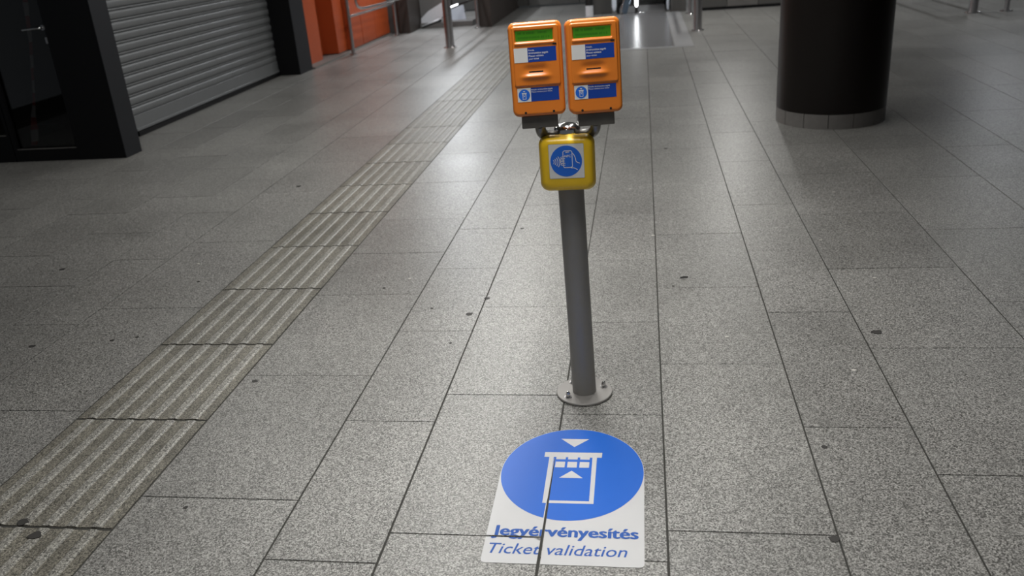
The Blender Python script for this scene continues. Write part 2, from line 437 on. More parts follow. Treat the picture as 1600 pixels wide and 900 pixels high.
def half_planes(shift):
    top = 2.44
    gR = ((-0.3130, top), (-0.3070, 1.88)); gL = ((-0.3150 - shift * 0.2, top), (-0.3185 - shift, 1.88))
    def right_of(l, sgn):
        (x0, y0), (x1, y1) = l
        n = Vector((-(y1 - y0), (x1 - x0), 0)); n.normalize()
        if n.x < 0: n = -n
        return (Vector((x0, y0, 0)), n * sgn)         # keep side where (p-co).n > 0
    X = lambda y, s: (Vector((0, y, 0)), Vector((0, s, 0)))
    ch = (Vector((-0.3185, 2.0185, 0)), Vector((-0.62, -1.0, 0)).normalized())
    return [
        [X(top, 1)],
        [X(top, -1), right_of(gR, 1)],
        [X(top, -1), right_of(gL, -1), X(2.0385 + shift, 1)],
        [right_of(gL, -1), X(2.0305, -1), ch],
    ]
def cut(bm, shift=0.0):
    out = []
    src = bpy.data.meshes.new('cut_source'); bm.to_mesh(src); bm.free()
    for planes in half_planes(shift):
        b = B(); b.from_mesh(src)
        for co, n in planes:
            bmesh.ops.bisect_plane(b, geom=b.verts[:] + b.edges[:] + b.faces[:], plane_co=co, plane_no=n, clear_inner=True)
        if len(b.faces): out.append(b)
        else: b.free()
    bpy.data.meshes.remove(src)
    return out
def sign_part(name, bm, mat, shift=0.0, label=None, single_obj=True):
    ps = cut(bm, shift)
    if single_obj:
        base = ps[0]
        for p in ps[1:]: merge(base, p)
        ps = [base]
    for p in ps:
        for v in p.verts: v.co.x -= SX; v.co.y -= SY
        o = build(name, p, mat, sign)
        if label: o['label'] = label
def flat(pts, z):
    bm = B(); bm.faces.new([bm.verts.new((x, y, z)) for x, y in pts]); return bm
outline = (arc(-0.464, 1.933, 0.014, 0.014, 180, 270, 6) + arc(-0.031, 1.933, 0.014, 0.014, 270, 360, 6) + [(-0.017, 2.36)] +
           arc(-0.251, 2.368, 0.234, 0.256, 2, 178, 60) + [(-0.4855, 2.36)])
# left edge leans a little in the photograph's sign
bm = B(); prism(bm, [(x if y > 2.0 or x > -0.3 else x - 0.002, y) for x, y in outline], 0.0002, 0.0010)
sign_part('vinyl_sheet', bm, M['sheet'], single_obj=False)
sign_part('blue_disc', flat(arc(-0.251, 2.368, 0.2325, 0.2545, 0, 360, 96)[:-1], 0.0013), M['blue'], 0.005, 'blue round field of the floor sign')
bm = B()
def q(*pts):
    bm.faces.new([bm.verts.new((x, y, 0.0016)) for x, y in pts])
q((-0.302, 2.5615), (-0.253, 2.511), (-0.204, 2.5615))
q((-0.290, 2.3315), (-0.213, 2.3315), (-0.252, 2.372))
q((-0.350, 2.449), (-0.157, 2.449), (-0.156, 2.478), (-0.350, 2.478))
q((-0.331, 2.198), (-0.3165, 2.198), (-0.318, 2.4492), (-0.333, 2.4492))
q((-0.186, 2.198), (-0.172, 2.198), (-0.173, 2.4492), (-0.188, 2.4492))
q((-0.317, 2.198), (-0.1855, 2.198), (-0.1855, 2.211), (-0.317, 2.211))
for x0 in (-0.309, -0.269, -0.2285):
    q((x0, 2.4365), (x0 + 0.032, 2.4365), (x0 + 0.032, 2.4495), (x0, 2.4495))
    q((x0, 2.390), (x0 + 0.032, 2.390), (x0 + 0.032, 2.4225), (x0, 2.4225))
sign_part('ticket_symbol', bm, M['sheet'], 0.0, 'white ticket symbol with two arrows')
word = B()
for i_, (dx, dy) in enumerate(((0, 0), (0.0022, 0), (-0.0022, 0), (0, 0.0009), (0, -0.0009))):
    merge(word, text_bm('Jegyérvényesítés', 0.428, -0.4635 + dx, 2.0395 + dy, bold=0.004, z0=0.0012 + 0.00004 * i_, xh=0.0335))
sign_part('lettering', word, M['blue_text'], 0.0, 'bold blue word Jegyérvényesítés')
sign_part('lettering', text_bm('Ticket validation', 0.400, -0.465, 1.9595, shear=0.22, bold=0.004, z0=0.0012, xh=0.0335), M['blue_text'], 0.0, 'blue italic words Ticket validation')

# ---------------------------------------------------------------- validator post
PX, PY = -0.241, 2.888
LEAN = Vector((-0.016, -0.016, 1.0))
def pole_at(z): return Vector((PX, PY, 0)) + LEAN * z
post = empty('validator_post', (PX, PY, 0))
tag(post, 'grey round steel pole bolted to the floor, carrying the two orange machines', 'post')
def rel(v): return (v[0] - PX, v[1] - PY, v[2])
build('pole', tube(B(), [rel(pole_at(z)) for z in (0.008, 0.5, 0.985)], 0.0445, 40), M['grey_paint'], post, smooth=True, angle=40)
bm = B(); lathe(bm, [(0.0445, -0.035), (0.0445, 0.004), (0.041, 0.012), (0.025, 0.019), (0.008, 0.022), (0.001, 0.0222)], 32)
build('pole_cap', bm, M['chrome'], post, rel(pole_at(1.020)), smooth=True, angle=50)['label'] = 'polished cap on top of the pole'
build('base_plate', lathe(B(), [(0.104, 0.001), (0.106, 0.002), (0.106, 0.008), (0.104, 0.010), (0.05, 0.010)], 56), M['grey_paint'], post, smooth=True, angle=35)
for a in (22, 128, 222):
    bx, by = 0.078 * math.cos(math.radians(a)), 0.078 * math.sin(math.radians(a))
    b = build('bolt', lathe(B(), [(0.0085, 0.012), (0.0085, 0.024), (0.0065, 0.031), (0.003, 0.0345), (0.0005, 0.035)], 6), M['chrome'], post, (bx, by, 0), rot=(0, 0, 0.3))
    build('washer', lathe(B(), [(0.014, 0.009), (0.014, 0.0125), (0.009, 0.0128)], 20), M['steel'], b, smooth=True, angle=35)

TH, TT = 0.156, math.atan(0.127)
VALS = [Vector((-0.416, 2.749, 1.091)), Vector((-0.234, 2.751, 1.091))]
def vmat(o): return Matrix.Translation(o) @ Matrix.Rotation(TH, 4, 'Z') @ Matrix.Rotation(-TT, 4, 'X')
for i, o in enumerate(VALS):
    m = vmat(o)
    bm = B(); box(bm, 0.0255, 0.143, 0.018, 0.080, -0.040, -0.0005, 0.002)
    bmesh.ops.transform(bm, matrix=Matrix.Translation((-PX, -PY, 0)) @ m, verts=bm.verts)
    build('bracket', bm, M['dark_bracket'], post)
    top = m @ Vector((0.084, 0.049, -0.035))
    jx = pole_at(1.012); s = -1 if i == 0 else 1
    end = jx + Vector((s * 0.02, 0.0, -0.012))
    c0 = top; pts = []
    P = [top, top + Vector((0, 0.012, -0.040)), end + Vector((s * 0.055, -0.006, 0.0)), end]
    for k in range(15):
        t = k / 14
        pts.append(rel(P[0] * (1 - t) ** 3 + P[1] * 3 * t * (1 - t) ** 2 + P[2] * 3 * t * t * (1 - t) + P[3] * t ** 3))
    build('arm', tube(B(), pts, 0.0175, 20), M['arm_steel'], post, smooth=True, angle=50)

# ---------------------------------------------------------------- orange validators
VW, VH = 0.1692, 0.292
def sm(a, b, x):
    t = min(1, max(0, (x - a) / (b - a))); return t * t * (3 - 2 * t)
def sdrr(u, v, u0, u1, v0, v1, r):
    cx, cy = (u0 + u1) / 2, (v0 + v1) / 2
    qx, qy = abs(u - cx) - (u1 - u0) / 2 + r, abs(v - cy) - (v1 - v0) / 2 + r
    return math.hypot(max(qx, 0), max(qy, 0)) + min(max(qx, qy), 0) - r
def face_depth(u, v):
    """depth into the housing of its moulded front, positive = sunk"""
    d = 0.0
    edge = -sdrr(u, v, 0, VW, 0, VH, 0.020)
    rb = 0.011
    if edge < rb: d += rb - math.sqrt(max(0, rb * rb - (rb - max(edge, 0)) ** 2))
    p = sdrr(u, v, 0.0115, 0.158, 0.0945, 0.279, 0.007)               # raised upper field
    d -= 0.0042 * (1 - sm(-0.0025, 0.0012, p))
    w_ = sdrr(u, v, 0.0205, 0.1418, 0.2315, 0.2675, 0.003)            # display window
    d += 0.0075 * (1 - sm(-0.0025, 0.0015, w_))
    l = sdrr(u, v, 0.018, 0.1435, 0.2215, 0.2295, 0.0038)             # lip under the display
    d -= 0.0030 * (1 - sm(-0.003, 0.003, l))
    d += 0.0040 * math.exp(-((u - 0.081) / 0.036) ** 4 - ((v - 0.147) / 0.0115) ** 2)     # soft scoop round the slot
    d -= 0.0058 * math.exp(-((u - 0.080) / 0.042) ** 4 - ((v - 0.1235) / 0.0075) ** 2)    # soft bulge below it
    return d
def housing():
    bm = B(); NU, NV = 96, 150
    def spread(n, L):
        out = []
        for i in range(n + 1):
            t = i / n
            out.append(L * (0.5 - 0.5 * math.cos(PI * t)) * 0.35 + L * t * 0.65)
        return out
    us, vs = spread(NU, VW), spread(NV, VH)
    r = 0.020; grid = []
    for v in vs:
        dv = max(0, abs(v - VH / 2) - (VH / 2 - r))
        hw = VW / 2 - (r - math.sqrt(max(0, r * r - dv * dv)))
        row = []
        for u in us:
            uu = VW / 2 + (u - VW / 2) * hw / (VW / 2)
            row.append(bm.verts.new((uu, face_depth(uu, v), v)))
        grid.append(row)
    for j in range(NV):
        for i in range(NU): bm.faces.new((grid[j][i], grid[j][i + 1], grid[j + 1][i + 1], grid[j + 1][i]))
    loop = grid[0][:] + [grid[j][NU] for j in range(1, NV + 1)] + grid[NV][NU - 1::-1] + [grid[j][0] for j in range(NV - 1, 0, -1)]
    prev = loop
    cu, cv = VW / 2, VH / 2
    for (y, sc) in ((0.030, 1.0), (0.0315, 0.988), (0.0335, 0.988), (0.035, 1.0), (0.072, 1.0), (0.080, 0.97), (0.084, 0.90)):
        cur = [bm.verts.new((cu + (p.co.x - cu) * sc, y, cv + (p.co.z - cv) * (1 - (1 - sc) * VW / VH))) for p in loop]
        n = len(loop)
        for k in range(n): bm.faces.new((prev[k], prev[(k + 1) % n], cur[(k + 1) % n], cur[k]))
        prev = cur
    bm.faces.new(prev)
    return bm
def stand(bm, y):
    """sheet drawn in (u right, v up, +z out) stood up at depth y"""
    for v in bm.verts: v.co = Vector((v.co.x, y - v.co.z, v.co.y))
    return bm
def rect(u0, u1, v0, v1, z=0.0, t=0.0004): return prism(B(), [(u0, v0), (u1, v0), (u1, v1), (u0, v1)], z, z + t)

def make_validator():
    root = empty('ticket_validator')
    build('housing', housing(), M['orange'], root, smooth=True, angle=60)
    d = build('display', stand(rect(0.0225, 0.1405, 0.2330, 0.2655, 0, 0.0008), 0.0031), M['lcd'], root); d['label'] = 'green backlit display'
    bm = B()
    random.seed(3)
    for ln, v0 in ((0, 0.2545), (1, 0.2405)):
        x = 0.030
        while x < 0.128:
            wd = random.choice((0.002, 0.003, 0.004))
            if random.random() > 0.22: merge(bm, rect(x, x + wd, v0, v0 + 0.0065, 0, 0.0002))
            x += wd + 0.0012
    build('display_characters', stand(bm, 0.0022), M['lcd_dark'], d)
    yp = -0.0042
    # upper label: white square (left plain) and blue field with four lines
    la = build('label', stand(rect(0.0143, 0.1478, 0.1690, 0.2135, 0, 0.0003), yp - 0.0001), M['blue_label'], root); la['label'] = 'blue label with white square, below the display'
    build('white_field', stand(rect(0.0143, 0.0575, 0.1690, 0.2135, 0, 0.0003), yp - 0.0005), M['white'], la)
    bm = text_bm('Kérjük,', 0.019, 0.0605, 0.2030, bold=0.01, thick=0.0003)
    for s, wd, v in (('érvényesítse jegyét', 0.062, 0.1940), ('Please validate', 0.047, 0.1850), ('your ticket', 0.032, 0.1765)):
        merge(bm, text_bm(s, wd, 0.0605, v, thick=0.0003, bold=0.01))
    build('lettering', stand(bm, yp - 0.0005), M['white'], la)
    # lower label: ticket symbol in a blue disc, two lines
    lb = build('label', stand(rect(0.0170, 0.1498, 0.0468, 0.0898, 0, 0.0003), -0.0001), M['blue_label'], root); lb['label'] = 'blue label with ticket symbol, near the bottom'
    build('white_field', stand(rect(0.0170, 0.0600, 0.0468, 0.0898, 0, 0.0003), -0.0005), M['white'], lb)
    build('blue_disc', stand(prism(B(), arc(0.0385, 0.0680, 0.0182, 0.0182, 0, 360, 40)[:-1], 0, 0.0003), -0.0009), M['blue_icon'], lb)
    bm = B(); cx, cy, k = 0.0385, 0.0680, 0.0182
    ribbon(bm, [(cx - 0.28 * k, cy + 0.28 * k), (cx - 0.28 * k, cy - 0.68 * k), (cx + 0.28 * k, cy - 0.68 * k), (cx + 0.28 * k, cy + 0.28 * k)], 0.0018, 0, 0.0003)
    merge(bm, rect(cx - 0.42 * k, cx + 0.42 * k, cy + 0.24 * k, cy + 0.40 * k, 0, 0.0003))
    for t in (-0.17, 0.0, 0.17): merge(bm, rect(cx + t * k - 0.0012, cx + t * k + 0.0012, cy, cy + 0.13 * k, 0, 0.0003))
    prism(bm, [(cx - 0.22 * k, cy + 0.72 * k), (cx, cy + 0.5 * k), (cx + 0.22 * k, cy + 0.72 * k)], 0, 0.0003)
    prism(bm, [(cx - 0.15 * k, cy - 0.28 * k), (cx + 0.15 * k, cy - 0.28 * k), (cx, cy - 0.1 * k)], 0, 0.0003)
    build('ticket_symbol', stand(bm, -0.0013), M['white'], lb)
    bm = text_bm('Kérjük, érvényesítse jegyét', 0.068, 0.0622, 0.0815, thick=0.0003, bold=0.01)
    merge(bm, text_bm('Please validate your ticket', 0.066, 0.0622, 0.0745, thick=0.0003))
    build('lettering', stand(bm, -0.0005), M['white'], lb)
    build('ticket_slot', box(B(), 0.0585, 0.1038, -0.0030, 0.012, 0.1366, 0.1408), M['slot'], root)['label'] = 'narrow black ticket slot'
    build('indicator', box(B(), 0.1375, 0.1500, -0.0062, 0.0, 0.2183, 0.2228, 0.0006, 1), M['slot'], root)
    for u in (0.0395, 0.130):
        bm = B(); tube(bm, [(u, -0.0006, 0.0118), (u, 0.010, 0.0118)], 0.0040, 14)
        build('screw', bm, M['slot'], root)
    return root
def children(o): return [c for c in bpy.data.objects if c.parent == o]
def copy_tree(o, parent=None):
    c = o.copy(); COL.objects.link(c); c.parent = parent
    for ch in children(o):
        if ch is not c: copy_tree(ch, c)
    return c
v1 = make_validator()
bpy.context.view_layer.update()
v2 = copy_tree(v1)
for v, o, lab in ((v1, VALS[0], 'orange ticket validator on the left arm of the grey pole, clear green display'),
                  (v2, VALS[1], 'orange ticket validator on the right arm of the grey pole, glare on its display')):
    v.location = o; v.rotation_euler = (-TT, 0, TH); tag(v, lab, 'ticket validator', 'orange validators on the pole')

# ---------------------------------------------------------------- yellow contactless reader
nfc = empty('contactless_reader', (-0.2555, 2.782, 0.833), (0, 0, math.radians(1.5)))
tag(nfc, 'yellow box with a blue phone symbol, clamped to the pole under the orange machines', 'card reader')
def loop_rr(x0, x1, z0, z1, r, y, n=8): return [(x, y, z) for x, z in rrect(x0, x1, z0, z1, r, n)]
bm = B(); prev = None
hw = 0.0855
for (y, ins, r) in ((0.000, 0.016, 0.018), (0.0015, 0.009, 0.022), (0.005, 0.0035, 0.026), (0.010, 0.0, 0.028), (0.028, -0.007, 0.030), (0.040, -0.007, 0.030), (0.0465, 0.000, 0.026)):
    cur = [bm.verts.new(p) for p in loop_rr(-hw + ins, hw - ins, ins, 0.174 - ins, r, y)]
    if prev:
        n = len(cur)
        for k in range(n): bm.faces.new((prev[k], prev[(k + 1) % n], cur[(k + 1) % n], cur[k]))
    else: bm.faces.new(cur)
    prev = cur
bm.faces.new(prev)
build('casing', bm, M['yellow'], nfc, smooth=True, angle=50)
def nfc_sheet(bm, z): return stand(bm, -z)
# symbol plate 0.116 square with its picture
S = 0.1150; sx0, sy0 = -S / 2 - 0.001, 0.0425
plate = build('symbol_plate', nfc_sheet(prism(B(), rrect(sx0, sx0 + S, sy0, sy0 + S, 0.003), 0, 0.0006), 0.0002), M['white'], nfc)
plate['label'] = 'white square plate with blue phone symbol'
build('plate_rim', nfc_sheet(ribbon(B(), rrect(sx0, sx0 + S, sy0, sy0 + S, 0.003), 0.0016, 0, 0.0005, True), 0.0002), M['grey_paint'], plate)
def I(px, py): return (sx0 + (px - 165) / 412 * S, sy0 + S - (py - 290) / 412 * S)
bc = I(368, 494)
build('blue_disc', nfc_sheet(prism(B(), arc(bc[0], bc[1], 0.0522, 0.0522, 0, 360, 56)[:-1], 0, 0.0003), 0.0009), M['blue_icon'], plate)
bm = B(); t = 0.0022
x0, y0 = I(333, 572); x1, y1 = I(440, 370)
ribbon(bm, rrect(x0, x1, y0, y1, 0.006, 5), t, 0, 0.0003, True)
a, b = I(365, 388), I(408, 385); ribbon(bm, [a, b], t, 0, 0.0003)
for k, (r, n) in enumerate(((0.011, 0), (0.017, 0), (0.0235, 0), (0.030, 0))):
    cx, cy = I(185, 498); ribbon(bm, arc(cx, cy, r, r, -36, 36, 10), t, 0, 0.0003)
for k in range(4):
    cx, cy = I(326 - 6 * (k in (1, 2)), 452 + k * 26)
    ribbon(bm, [(cx + 0.0085, cy + 0.0031)] + [(cx + 0.005 * math.cos(math.radians(a)) - 0.001, cy + 0.0031 * math.sin(math.radians(a))) for a in range(90, 271, 30)] + [(cx + 0.0085, cy - 0.0031)], t * 0.85, 0, 0.0003)
ribbon(bm, [I(444, 400), I(462, 420), I(476, 455), I(484, 500), I(500, 514), I(528, 524)], t, 0, 0.0003)
ribbon(bm, [I(425, 578), I(455, 578), I(478, 588), I(498, 602)], t, 0, 0.0003)
merge(bm, text_bm('NFC', 0.0215, I(350, 440)[0], I(350, 447)[1], thick=0.0003, bold=0.02))
build('phone_symbol', nfc_sheet(bm, 0.0013), M['white'], plate)

# ---------------------------------------------------------------- round column
col = empty('round_column', (1.533, 7.522, 0))
tag(col, 'thick dark brown round column with a grey stone foot', 'column')
bm = B()
n = 96; R0 = 0.432
prof = [(R0 + 0.001, 0.117), (R0 + 0.001, CEIL)]
lathe(bm, prof, n)
build('shaft', bm, M['brown'], col, smooth=True, angle=40)
for k in range(14):       # foot of curved stone pieces with open joints between
    a0 = -90 - 12.4 + k * 360 / 14; a1 = a0 + 360 / 14
    g = 0.35
    outer = arc(0, 0, R0, R0, a0 + g, a1 - g, 6); inner = arc(0, 0, R0 - 0.03, R0 - 0.03, a1 - g, a0 + g, 6)
    build('base_stone', prism(B(), outer + inner, 0.0, 0.116), M['base_stone'], col, (0, 0, random.uniform(-0.0005, 0)))
build('core', lathe(B(), [(R0 - 0.022, 0.0), (R0 - 0.022, 0.117)], 48), M['grout'], col)

# ---------------------------------------------------------------- shop front on the left
def struct(name, bm, mat, label=None, **k):
    o = build(name, bm, mat, **k); o['kind'] = 'structure'
    if label: o['label'] = label
    return o
# near pillar, its side toward the shutter and the lintel above
pil = empty('shop_pillar', (-4.86, 7.22, 0)); tag(pil, 'black square pillar between the glass door and the grey shutter', 'pillar')
build('core', box(B(), -0.24, 0.222, -0.127, 0.13, 0, CEIL), M['shop_black'], pil)
build('guide_rail', box(B(), -0.24, -0.225, 0.131, 0.80, 0, CEIL), M['shop_black'], pil)
build('cladding', box(B(), 0.2225, 0.230, -0.130, 0.133, 0.0, CEIL, 0.002, 1), M['shop_blue'], pil)
pil2 = empty('shop_pillar', (-4.91, 11.97, 0)); tag(pil2, 'black square pillar between the grey shutter and the orange wall', 'pillar')
build('core', box(B(), -0.27, 0.172, -0.24, 0.24, 0, CEIL), M['shop_black'], pil2)
build('cladding', box(B(), 0.1725, 0.180, -0.243, 0.243, 0.0, CEIL, 0.002, 1), M['shop_blue'], pil2)
# shutter
sh = empty('roller_shutter', (-5.06, 9.93, 0)); tag(sh, 'closed grey metal roller shutter between two black pillars', 'shutter')
y0, y1 = -1.92, 1.92
prof = [(-0.010, 0.0), (0.003, 0.0012), (0.009, 0.010), (0.0125, 0.034), (0.0125, 0.056), (0.007, 0.0745), (-0.010, 0.0768), (-0.010, 0.0812), (0.003, 0.0830), (0.006, 0.0890), (0.004, 0.0965), (-0.010, 0.0982), (-0.010, 0.1028)]
bm = B()
a = [bm.verts.new((x, y0, z)) for x, z in prof]; b = [bm.verts.new((x, y1, z)) for x, z in prof]
for i in range(len(prof) - 1):
    f = bm.faces.new((a[i], b[i], b[i + 1], a[i + 1])); f.smooth = 0 < i < 5
a2 = [bm.verts.new((-0.02, y0, z)) for z in (0, 0.1028)]; b2 = [bm.verts.new((-0.02, y1, z)) for z in (0, 0.1028)]
bm.faces.new((a2[0], a2[1], b2[1], b2[0]))
first = build('slat', bm, M['shutter'], sh, (0, 0, 0.205)); sme = first.data
for k in range(1, 22): link('slat', sme, None, sh, (0, 0, 0.205 + 0.103 * k))
bm = B(); box(bm, -0.012, 0.014, y0, y1, 0.052, 0.205, 0.003, 1); box(bm, 0.010, 0.024, y0, y1, 0.050, 0.078, 0.003, 1)
build('bottom_rail', bm, M['shutter'], sh)
build('base_strip', box(B(), -0.03, 0.035, y0, y1, 0.0, 0.045), M['shop_black'], sh)  # black strip filling the gap below the bottom rail
struct('wall_left', box(B(), -5.3, -4.72, 8.05, 11.7, 2.45, CEIL), M['shop_black'], 'black fascia over the shutter')
# glass doors facing the camera
def door(name, x0, x1, gz, label, handle, gx0, gx1):
    d = empty(name, ((x0 + x1) / 2, 7.12, 0)); tag(d, label, kind='structure'); c = (x0 + x1) / 2
    bm = B()
    box(bm, x0 - c, gx0 - c, -0.02, 0.05, 0, 2.5); box(bm, gx1 - c, x1 - c, -0.02, 0.05, 0, 2.5)
    box(bm, gx0 - c, gx1 - c, -0.02, 0.05, 0, gz); box(bm, gx0 - c, gx1 - c, -0.02, 0.05, 2.35, 2.5)
    build('frame', bm, M['shop_black'], d)
    build('glass_pane', box(B(), gx0 - c, gx1 - c, 0.016, 0.022, gz, 2.35), M['glass'], d)
    build('glazing_bead', box(B(), gx0 - c + 0.002, gx1 - c - 0.002, -0.024, -0.012, gz - 0.004, gz + 0.004), M['base_stone'], d)
    if handle:
        h = build('handle', tube(B(), [(-5.115 - c, -0.02, 1.165), (-5.115 - c, -0.065, 1.165), (-5.135 - c, -0.075, 1.166), (-5.18 - c, -0.077, 1.164), (-5.275 - c, -0.077, 1.158)], 0.0095, 14), M['chrome'], d, smooth=True, angle=50)
        h['label'] = 'chrome lever handle'
        build('rose', tube(B(), [(-5.115 - c, -0.02, 1.165), (-5.115 - c, -0.03, 1.165)], 0.022, 20), M['steel'], d)
        build('lock', box(B(), -5.118 - c, -5.098 - c, -0.032, -0.02, 1.03, 1.085, 0.004, 2), M['steel'], d)
    return d
door('door_1', -5.735, -4.995, 0.115, 'dark glazed shop door with a chrome lever handle', True, -5.70, -5.085)
door('door_2', -6.55, -5.745, 0.247, 'dark glazed door leaf at the left edge', False, -6.45, -5.772)
struct('wall_front', box(B(), -8.0, -5.0, 7.10, 7.2, 2.5, CEIL), M['shop_black'], 'black fascia over the glass doors')
struct('trim_1', box(B(), -8.0, -6.55, 7.10, 7.2, 0, 2.5), M['shop_black'])
struct('wall_shop', box(B(), -8.0, -5.1, 8.9, 9.0, 0, CEIL), M['interior'], 'dark back wall of the shop')
struct('wall_shop_side', box(B(), -8.1, -8.0, 7.1, 9.0, 0, CEIL), M['interior'])
struct('wall_shutter_back', box(B(), -5.4, -5.3, 8.0, 12.2, 0, CEIL), M['interior'])
# barrier tape hanging on the door
tp = empty('barrier_tape', (-5.345, 7.20, 0)); tag(tp, 'red and white barrier tape hanging behind the glass of the dark shop door', 'tape')
pts = [(-5.268, 1.6, 0.030), (-5.268, 1.407, 0.024), (-5.328, 1.04, 0.016), (-5.397, 0.77, 0.014), (-5.45, 0.55, 0.018), (-5.505, 0.40, 0.030), (-5.53, 0.29, 0.036), (-5.555, 0.19, 0.034), (-5.58, 0.13, 0.028)]
bm = B(); L1 = []; L2 = []
for i, (x, z, hwid) in enumerate(pts):
    an = 0.5 * math.sin(i * 1.1)
    L1.append(bm.verts.new((x + 5.33 - hwid * math.cos(an), -hwid * math.sin(an) * 0.6, z))); L2.append(bm.verts.new((x + 5.33 + hwid * math.cos(an), hwid * math.sin(an) * 0.6, z)))
for i in range(len(pts) - 1): bm.faces.new((L1[i], L1[i + 1], L2[i + 1], L2[i]))
build('strip', bm, M['tape'], tp, smooth=True)

# ---------------------------------------------------------------- orange wall
ow = empty('wall_orange', (-4.8, 14.2, 0)); tag(ow, 'orange panelled wall beyond the shutter', kind='structure')
def opanel(x0, x1, ya, yb, z0=0.03): build('panel', box(B(), x0 + 4.8, x1 + 4.8, ya - 14.2, yb - 14.2, z0, CEIL, 0.004, 1), M['orange_panel'], ow)
opanel(-5.2, -4.87, 12.25, 13.06, 0.02); opanel(-5.4, -5.06, 13.07, 13.62, 0.02)
opanel(-5.2, -4.80, 13.62, 14.05); opanel(-4.95, -4.725, 14.06, 14.72); opanel(-4.95, -4.72, 14.726, 15.5); opanel(-4.95, -4.72, 15.506, 16.4)
o = struct('baseboard_left', box(B(), -5.0, -4.69, 12.22, 16.4, 0, 0.022), M['plinth'], 'grey plinth under the orange wall')
box_b = box(B(), -5.35, -5.0, 12.22, 16.4, 0, 0.018)
struct('baseboard_recess', box_b, M['plinth'])

# ---------------------------------------------------------------- railings and posts
def railing(name, label, posts, group=None, rails=()):
    p0 = posts[0]; r_ = empty(name, (p0[0], p0[1], 0)); tag(r_, label, 'railing', group)
    for (x, y, rad, h, fl) in posts:
        p = build('post', tube(B(), [(x - p0[0], y - p0[1], 0.006), (x - p0[0], y - p0[1], h)], rad, 28), M['steel'], r_, smooth=True, angle=40)
        f = build('floor_flange', lathe(B(), [(fl, 0.0), (fl, 0.010), (fl - 0.004, 0.014), (rad, 0.014)], 32, x - p0[0], y - p0[1]), M['chrome'], p, smooth=True, angle=40)
        for a in range(4):
            q_ = math.radians(45 + 90 * a); rr = (fl + rad) / 2
            build('flange_bolt', lathe(B(), [(0.009, 0.012), (0.009, 0.022), (0.004, 0.027)], 6, x - p0[0] + rr * math.cos(q_), y - p0[1] + rr * math.sin(q_)), M['chrome'], p)
    for path, rad in rails:
        build('rail', tube(B(), [(a - p0[0], b - p0[1], c) for a, b, c in path], rad, 16), M['chrome'], r_, smooth=True, angle=50)
    return r_
def bend(p, q_, r, n=6):  # rounded corner helper
    return [p, q_]
railing('railing', 'thick steel railing post standing left of the orange machines', [(-3.022, 13.80, 0.067, 1.02, 0.105), (-3.05, 16.5, 0.03, 1.02, 0.075)],
        rails=[([(-3.022, 13.80, 0.98), (-3.05, 16.5, 0.98)], 0.024)])
railing('railing', 'thick steel railing post between the orange machines and the brown column', [(0.83, 14.13, 0.066, 1.02, 0.10), (0.842, 16.72, 0.03, 1.02, 0.08)],
        rails=[([(0.83, 14.13, 0.98), (0.842, 16.72, 0.98)], 0.024)])
railing('railing', 'thick steel railing post right of the brown column, near the top edge', [(4.87, 14.30, 0.063, 1.02, 0.115), (4.9, 17.6, 0.063, 1.02, 0.115)],
        rails=[([(4.87, 14.30, 0.98), (4.9, 17.6, 0.98)], 0.024)])
railing('railing', 'thinner steel post at the right edge beside the thick railing post', [(5.325, 14.27, 0.035, 1.02, 0.09), (5.33, 17.0, 0.035, 1.02, 0.09)],
        rails=[([(5.325, 14.27, 0.98), (5.33, 17.0, 0.98)], 0.022)])
hoop = [(-4.40, 13.6, 1.05), (-4.40, 13.56, 0.90), (-4.39, 13.55, 0.78), (-4.375, 13.58, 0.72), (-4.35, 13.66, 0.69), (-4.33, 13.8, 0.68), (-4.30, 14.6, 0.67), (-4.26, 16.2, 0.665)]
railing('handrail', 'slim steel handrail with a rounded end running along the orange wall', [(-4.555, 13.60, 0.03, 1.1, 0.06), (-4.494, 16.05, 0.028, 0.62, 0.055)],
        rails=[([(-4.555, 13.60, 0.58), (-4.52, 14.8, 0.575), (-4.494, 16.05, 0.57)], 0.022), (hoop, 0.021)])

# ---------------------------------------------------------------- escalators and far walls
E1 = empty('escalator', (-3.6, 17.0, 0)); tag(E1, 'silver escalator end with bright panels behind the left railing post', 'escalator')
def ebox(root, name, mat, x0, x1, ya, yb, z0, z1, bev=0.006, label=None):
    l = root.location; o = build(name, box(B(), x0 - l.x, x1 - l.x, ya - l.y, yb - l.y, z0, z1, bev, 1), mat, root)
    if label: o['label'] = label
    return o
ebox(E1, 'outer_deck', M['interior'], -4.5, -4.30, 16.3, 20.5, 0, 0.70)
ebox(E1, 'side_cover', M['interior'], -3.05, -2.80, 16.6, 20.5, 0, 1.0)
ebox(E1, 'landing_step', M['wall_grey'], -4.28, -3.24, 17.02, 17.5, 0, 0.10)
def slope(root, name, mat, x0, x1, pts, bevel=0):
    l = root.location; bm = B()
    a = [bm.verts.new((x0 - l.x, y - l.y, z)) for y, z in pts]; b = [bm.verts.new((x1 - l.x, y - l.y, z)) for y, z in pts]
    n = len(pts); bm.faces.new(a); bm.faces.new(b[::-1])
    for i in range(n): bm.faces.new((a[i], b[i], b[(i + 1) % n], a[(i + 1) % n]))
    return build(name, bm, mat, root)
def sidewall(root, name, mat, pts, y0, y1):      # outline in x, z, with thickness along y
    l = root.location; bm = B(); prism(bm, [(x - l.x, z) for x, z in pts], 0, y1 - y0)
    for v in bm.verts: v.co = Vector((v.co.x, y0 - l.y + v.co.z, v.co.y))
    return build(name, bm, mat, root)
sidewall(E1, 'skirt_panel', M['silver'], [(-4.27, 0.02), (-3.90, 0.14), (-3.74, 0.30), (-3.74, 0.50), (-4.12, 0.31), (-4.27, 0.18)], 17.10, 17.16)
